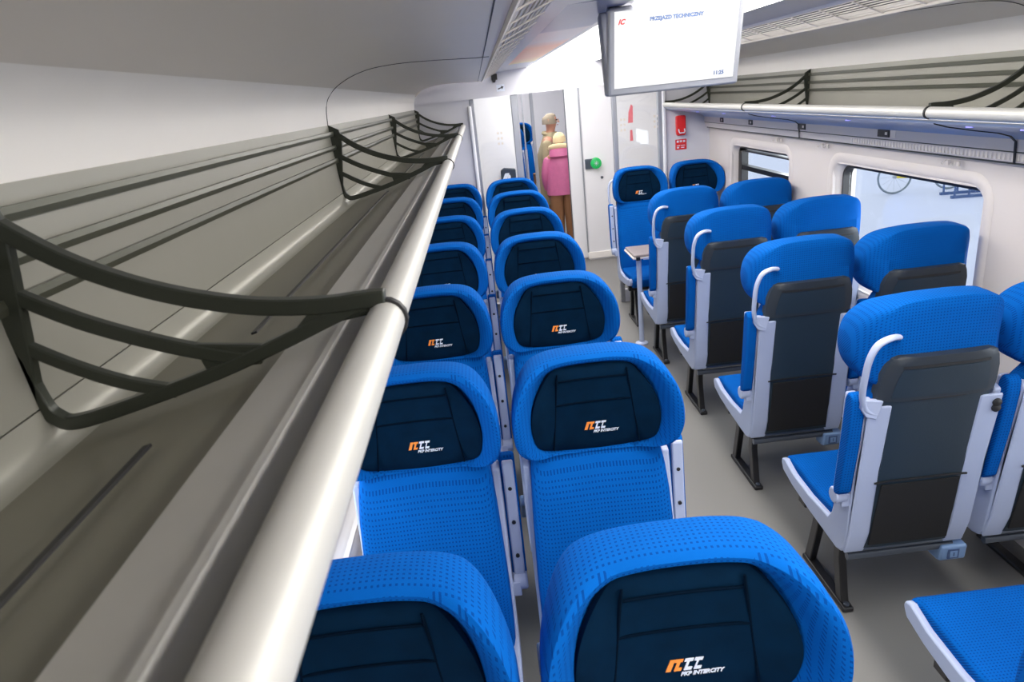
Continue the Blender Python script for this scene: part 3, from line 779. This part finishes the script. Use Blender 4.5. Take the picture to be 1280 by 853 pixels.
# red sticker seen through the right glass
t = empty('red_notice', (.985, YV, 1.55)); tag(t, 'faded red notice on the white wall behind the right glazed screen', 'notice')
bm = bmesh.new(); prism(bm, [(-.03, .0), (-.02, .12), (.01, .2), (.03, .18), (.025, .0)], -.004, 0, 'y'); prism(bm, [(-.015, -.2), (.02, -.2), (.015, -.08), (-.01, -.08)], -.004, 0, 'y')
obj('notice_print', bm, mat('faded_red', srgb(235, 120, 130), .5), t, smooth=False)
# grey box with pale arrow in the vestibule
t = empty('waste_bin', (-.47, YV, 1.12)); tag(t, 'grey box with a white slanted sign seen through the left glass', 'waste bin')
bm = bmesh.new(); prism(bm, [(-.09, -.075), (.08, -.075), (.085, .065), (-.05, .085), (-.085, .06)], -.10, 0, 'y'); obj('bin_body', bm, M['charcoal2'], t, bevel=.01)
bm = bmesh.new(); prism(bm, [(-.08, -.05), (-.03, -.05), (.01, .03), (-.04, .03)], -.103, -.099, 'y'); prism(bm, [(-.02, -.05), (.02, -.05), (.02, .0), (-.0, .02)], -.103, -.099, 'y'); obj('bin_sign', bm, M['white'], t, smooth=False)
# small white marks on the glass
for i, (x, side) in enumerate(((-.60, 'left'), (.50, 'right'), (.80, 'far right'))):
    bm = bmesh.new()
    for r in range(3):
        for q in range(2): box(bm, x+q*.03, x+q*.03+.016, YE+.016, YE+.0195, 1.58+.045*r, 1.60+.045*r)
    o = obj('glass_marking', bm, M['cove'], smooth=False); tag(o, 'small grey dotted warning marks on the %s glass of the bulkhead' % side, 'marking', 'warning marks on the glass')

# ------------------------------------------------------------------ next saloon: raised podium and blue seats
bm = bmesh.new(); box(bm, -1.30, -.02, 8.55, 11.6, 0, .30); struct('trim_5', bm, M['floor'], smooth=False)
for (x, y, back, lab) in ((-.40, 9.35, False, 'blue seat beyond the inner door, nearer of two on the podium'), (-.20, 10.35, False, 'blue seat beyond the inner door, farther of two on the podium')):
    o = copy_tree(protoA); o.location = (x, y, .30); o.rotation_euler = (0, 0, PI if back else 0); tag(o, lab, 'seat', 'blue seats in the next saloon')
bm = bmesh.new(); box(bm, -.10, -.06, 8.75, 8.80, .30, 2.36); o = struct('trim_6', bm, M['alu'], bevel=.006)

# ------------------------------------------------------------------ persons
skin = mat('skin', srgb(196, 142, 118), .55); hair_g = mat('grey_hair', srgb(150, 138, 120), .8, noise=.2, nscale=80); hair_b = mat('blond_hair', srgb(226, 200, 160), .8, noise=.2, nscale=80)
beige = mat('beige_coat_cloth', srgb(160, 148, 118), .8, noise=.08, nscale=30, bump=.3); pink = mat('pink_quilted_nylon', srgb(204, 108, 152), .5, noise=.12, nscale=25, bump=.6)
brown = mat('brown_trousers', srgb(140, 98, 66), .8, noise=.1, nscale=40); fur = mat('cream_fur', srgb(238, 214, 170), .95, noise=.2, nscale=120, bump=1)
shoe = mat('dark_shoes', srgb(40, 34, 32), .5)
def skinned(name, joints, edges, m_, parent, sub=2):
    me = bpy.data.meshes.new(name); me.from_pydata([j[:3] for j in joints], edges, []); me.materials.append(m_)
    o = bpy.data.objects.new(name, me); C.objects.link(o); o.parent = parent
    sk = o.modifiers.new('skin', 'SKIN'); sk.use_smooth_shade = True
    sv = me.skin_vertices[0].data
    for i, j in enumerate(joints):
        sv[i].radius = (j[3], j[4] if len(j) > 4 else j[3]); sv[i].use_root = (i == 0)
    ss = o.modifiers.new('sub', 'SUBSURF'); ss.levels = sub; ss.render_levels = sub
    return o
def loft(bm, secs, n=24):
    """secs: (cx, cy, z, rx, ry)"""
    rings_mesh(bm, [[(cx+rx*math.cos(2*PI*i/n), cy+ry*math.sin(2*PI*i/n), z) for i in range(n)] for cx, cy, z, rx, ry in secs])
def head(bm, c, tiltx=0, face=(0, -1)):
    pass
def person(loc, rz, H, coat, coat_len, trousers, haircol, label, hood=None, lean=.0, arm_up=False, bald=False):
    root = empty('person', loc, rz); tag(root, label, 'person')
    k = H/1.75
    def S(*v): return tuple(a*k for a in v)
    # faces -y.  continuous body
    J = [S(0, 0, .95, .13, .10), S(0, lean*.4, 1.15, .125, .095), S(0, lean*.8, 1.35, .15, .10), S(0, lean, 1.46, .07, .07), S(0, lean-.01, 1.53, .052, .055), S(0, lean-.02, 1.62, .075, .092), S(0, lean-.02, 1.68, .072, .088), S(0, lean-.01, 1.715, .05, .06)]
    E = [(0, 1), (1, 2), (2, 3), (3, 4), (4, 5), (5, 6), (6, 7)]
    for s in (-1, 1):
        b = len(J)
        J += [S(s*.09, 0, .88, .085), S(s*.10, -.01, .50, .055), S(s*.10, .02, .10, .038), S(s*.10, -.05, .04, .034), S(s*.105, -.13, .03, .028)]
        E += [(0, b), (b, b+1), (b+1, b+2), (b+2, b+3), (b+3, b+4)]
        b = len(J)
        if arm_up and s == 1: pts = [S(.17, lean, 1.41, .055), S(.27, lean-.06, 1.18, .043), S(.16, lean-.26, 1.15, .034), S(.12, lean-.33, 1.17, .026)]
        else: pts = [S(s*.17, lean, 1.41, .055), S(s*.24, lean+.02, 1.14, .043), S(s*.22, lean-.10, .92, .033), S(s*.21, lean-.14, .85, .026)]
        J += pts; E += [(2, b), (b, b+1), (b+1, b+2), (b+2, b+3)]
        h = pts[3]; hb = b+3; base = Vector(h[:3]); dirv = (base-Vector(pts[2][:3])).normalized(); side = Vector((1, 0, 0)) if abs(dirv.x) < .8 else Vector((0, 1, 0))
        for q, ln in ((-1.5, .075), (-.5, .088), (.5, .085), (1.5, .068)):
            p1 = base+dirv*.03+side*.011*q; p2 = base+dirv*(.03+ln*k*.6)+side*.013*q+Vector((0, -.008, 0)); n0 = len(J)
            J += [(*p1, .009), (*p2, .0075)]; E += [(hb, n0), (n0, n0+1)]
        n0 = len(J); p1 = base+side*(-.03*s)+dirv*.03; J += [(*p1, .009)]; E += [(hb, n0)]
    body = skinned('body', J, E, skin, root)
    # face: nose, eyes, mouth, ears
    hc = Vector(S(0, lean-.02, 1.635))
    bm = bmesh.new()
    prism(bm, [(-.090*k, -.015*k), (-.122*k, -.022*k), (-.095*k, .03*k)], -.011*k, .011*k, 'x'); bm.verts.ensure_lookup_table()
    for v in bm.verts: v.co += hc
    obj('nose', bm, skin, body, bevel=.004)
    bm = bmesh.new()
    for s in (-1, 1):
        loft(bm, [(hc.x+s*.031*k, hc.y-.088*k, hc.z+.018*k+dz, r, r) for dz, r in ((-.009, .003), (-.004, .011), (.004, .011), (.009, .003))], 10)
    obj('eyes', bm, shoe, body)
    bm = bmesh.new(); sweep(bm, [(hc.x-.024*k, hc.y-.088*k, hc.z-.048*k), (hc.x, hc.y-.096*k, hc.z-.046*k), (hc.x+.024*k, hc.y-.088*k, hc.z-.048*k)], circ(.005, 6)); obj('mouth', bm, mat('lips', srgb(180, 100, 95), .5), body)
    bm = bmesh.new()
    for s in (-1, 1): loft(bm, [(hc.x+s*.080*k, hc.y+.01*k, hc.z+dz*k, .012*k, r*k) for dz, r in ((-.034, .006), (-.01, .017), (.02, .02), (.034, .008))], 10)
    obj('ears', bm, skin, body)
    bm = bmesh.new()
    zr = (-.03, .02, .05, .08, .095, .105) if not bald else (-.03, .0, .03, .05)
    secs = []
    for dz in zr:
        t = max(0, 1-(max(dz-.01, 0)/.1)**2)**.5
        back = .022 if dz < .06 else .006
        secs.append((hc.x, hc.y+(back if not bald else .035)*k, hc.z+dz*k, (.090*t+.004)*k, ((.096 if not bald else .075)*t+.004)*k))
    loft(bm, secs, 20); obj('hair', bm, haircol, root)
    # trousers
    bm = bmesh.new()
    for s in (-1, 1): loft(bm, [(s*.100*k, .015, .07*k, .075*k, .080*k), (s*.100*k, .0, .30*k, .085*k, .088*k), (s*.098*k, -.01, .52*k, .096*k, .098*k), (s*.092*k, 0, .80*k, .110*k, .118*k), (s*.085*k, 0, .98*k, .110*k, .125*k)], 16)
    obj('trousers', bm, trousers, root)
    bm = bmesh.new()
    for s in (-1, 1): loft(bm, [(s*.10*k, -.04, .0, .045*k, .12*k), (s*.10*k, -.04, .03, .048*k, .125*k), (s*.10*k, -.015, .07, .042*k, .085*k), (s*.10*k, .02, .10, .04*k, .045*k)], 14)
    obj('shoes', bm, shoe, root)
    # coat body with quilting ripples, and sleeves
    bm = bmesh.new(); secs = []; zc = coat_len*k; n = 14
    for i in range(n+1):
        t = i/n; z = zc+(1.44*k-zc)*t
        rx = (.235-.035*t if t < .75 else .209-(t-.75)*.30)*k; ry = (.165-.02*t if t < .75 else .15-(t-.75)*.16)*k
        if coat is pink: rx *= 1+.025*(i % 2); ry *= 1+.03*(i % 2)
        secs.append((0, lean*t**1.5*k, z, rx, ry))
    secs.append((0, lean*k, 1.50*k, .085*k, .085*k)); loft(bm, secs, 28); obj('coat', bm, coat, root)
    for s in (-1, 1):
        if arm_up and s == 1: P = [S(.17, lean, 1.42, .078), S(.28, lean-.05, 1.18, .068), S(.20, lean-.20, 1.15, .052), S(.15, lean-.28, 1.16, .045)]
        else: P = [S(s*.17, lean, 1.42, .080), S(s*.245, lean+.02, 1.15, .070), S(s*.235, lean-.07, .97, .056), S(s*.225, lean-.10, .91, .050)]
        skinned('sleeve', P, [(0, 1), (1, 2), (2, 3)], coat, root, 2)
    if hood:
        bm = bmesh.new()
        loft(bm, [(0, (lean+.05)*k, 1.38*k, .12*k, .06*k), (0, (lean+.09)*k, 1.42*k, .16*k, .10*k), (0, (lean+.07)*k, 1.50*k, .15*k, .10*k), (0, (lean+.04)*k, 1.54*k, .12*k, .09*k)], 20)
        ho = obj('hood', bm, coat, root)
        bm = bmesh.new(); sweep(bm, [((.135*math.cos(a))*k, (lean+.02+.10*math.sin(a))*k, (1.53+.03*math.sin(a))*k) for a in [2*PI*i/20 for i in range(20)]], circ(.038*k, 10), loop=True); obj('fur_trim', bm, fur, ho)
    else:
        bm = bmesh.new(); sweep(bm, [((.085*math.cos(a))*k, (lean+.02+.075*math.sin(a))*k, (1.475+.02*math.sin(a))*k) for a in [2*PI*i/20 for i in range(20)]], circ(.026*k, 8), loop=True); obj('collar', bm, coat, root)
    return root
person((.06, 9.45, 0), math.radians(68), 1.72, beige, .55, brown, hair_g, 'person in a long beige coat, grey hair, looking right behind the pink coat', arm_up=True, lean=-.14)
person((.23, 8.80, 0), math.radians(172), 1.50, pink, .86, brown, fur, 'person in a pink quilted coat with cream fur hood, back to us', hood=True)

# ------------------------------------------------------------------ outside the right windows
def bicycle(loc, rz):
    t = empty('bicycle', loc, rz); tag(t, 'bicycle with yellow frame standing on the platform outside the right window', 'bicycle')
    for x, nm in ((-.52, 'wheel'), (.52, 'wheel')):
        bm = bmesh.new(); sweep(bm, [(x+.31*math.cos(a), 0, .33+.31*math.sin(a)) for a in [2*PI*i/40 for i in range(40)]], circ(.019, 8), loop=True)
        w = obj(nm, bm, M['tyre'], t)
        bm = bmesh.new()
        for i in range(12):
            a = PI*2*i/12; sweep(bm, [(x, 0, .33), (x+.30*math.cos(a), 0, .33+.30*math.sin(a))], circ(.0016, 4))
        lathe(bm, [(.03, -.03), (.03, .03)], 12, (x, 0, .33), 'y'); obj('spokes', bm, M['alu'], w)
    bm = bmesh.new()
    for a, b in (((-.52, 0, .33), (-.05, 0, .30)), ((-.52, 0, .33), (-.15, 0, .80)), ((-.05, 0, .30), (-.17, 0, .88)), ((-.05, 0, .30), (.36, 0, .80)), ((-.15, 0, .80), (.36, 0, .86)), ((.34, 0, .95), (.52, 0, .33))):
        sweep(bm, [a, b], circ(.026, 8))
    obj('frame', bm, M['yellow'], t)
    bm = bmesh.new(); sweep(bm, cat([(.30, -.28, .98), (.36, -.15, 1.0), (.34, 0, .98), (.36, .15, 1.0), (.30, .28, .98)], 4), circ(.012, 8)); obj('handlebar', bm, M['black'], t)
    bm = bmesh.new(); loft(bm, [(-.19, 0, .90, .10, .05), (-.20, 0, .93, .14, .07), (-.21, 0, .95, .12, .05)], 14); obj('saddle', bm, M['black'], t)
bicycle((7.735, 13.12, -.6), math.radians(-6))
t = empty('bicycle_rack', (8.10, 12.08, -.6), math.radians(-10)); tag(t, 'blue metal bicycle rack on the platform outside the right window', 'bicycle rack')
bm = bmesh.new(); box(bm, -.42, .42, -.03, .03, 0, .05); box(bm, -.42, .42, .40, .46, 0, .05); obj('base_rail', bm, M['bluepaint'], t)
for i in range(4):
    bm = bmesh.new(); x = -.36+.24*i; sweep(bm, cat([(x, 0, .04), (x, .02, .30), (x+.04, .2, .42), (x, .42, .30), (x, .43, .04)], 4), circ(.018, 6)); obj('hoop', bm, M['bluepaint'], t)
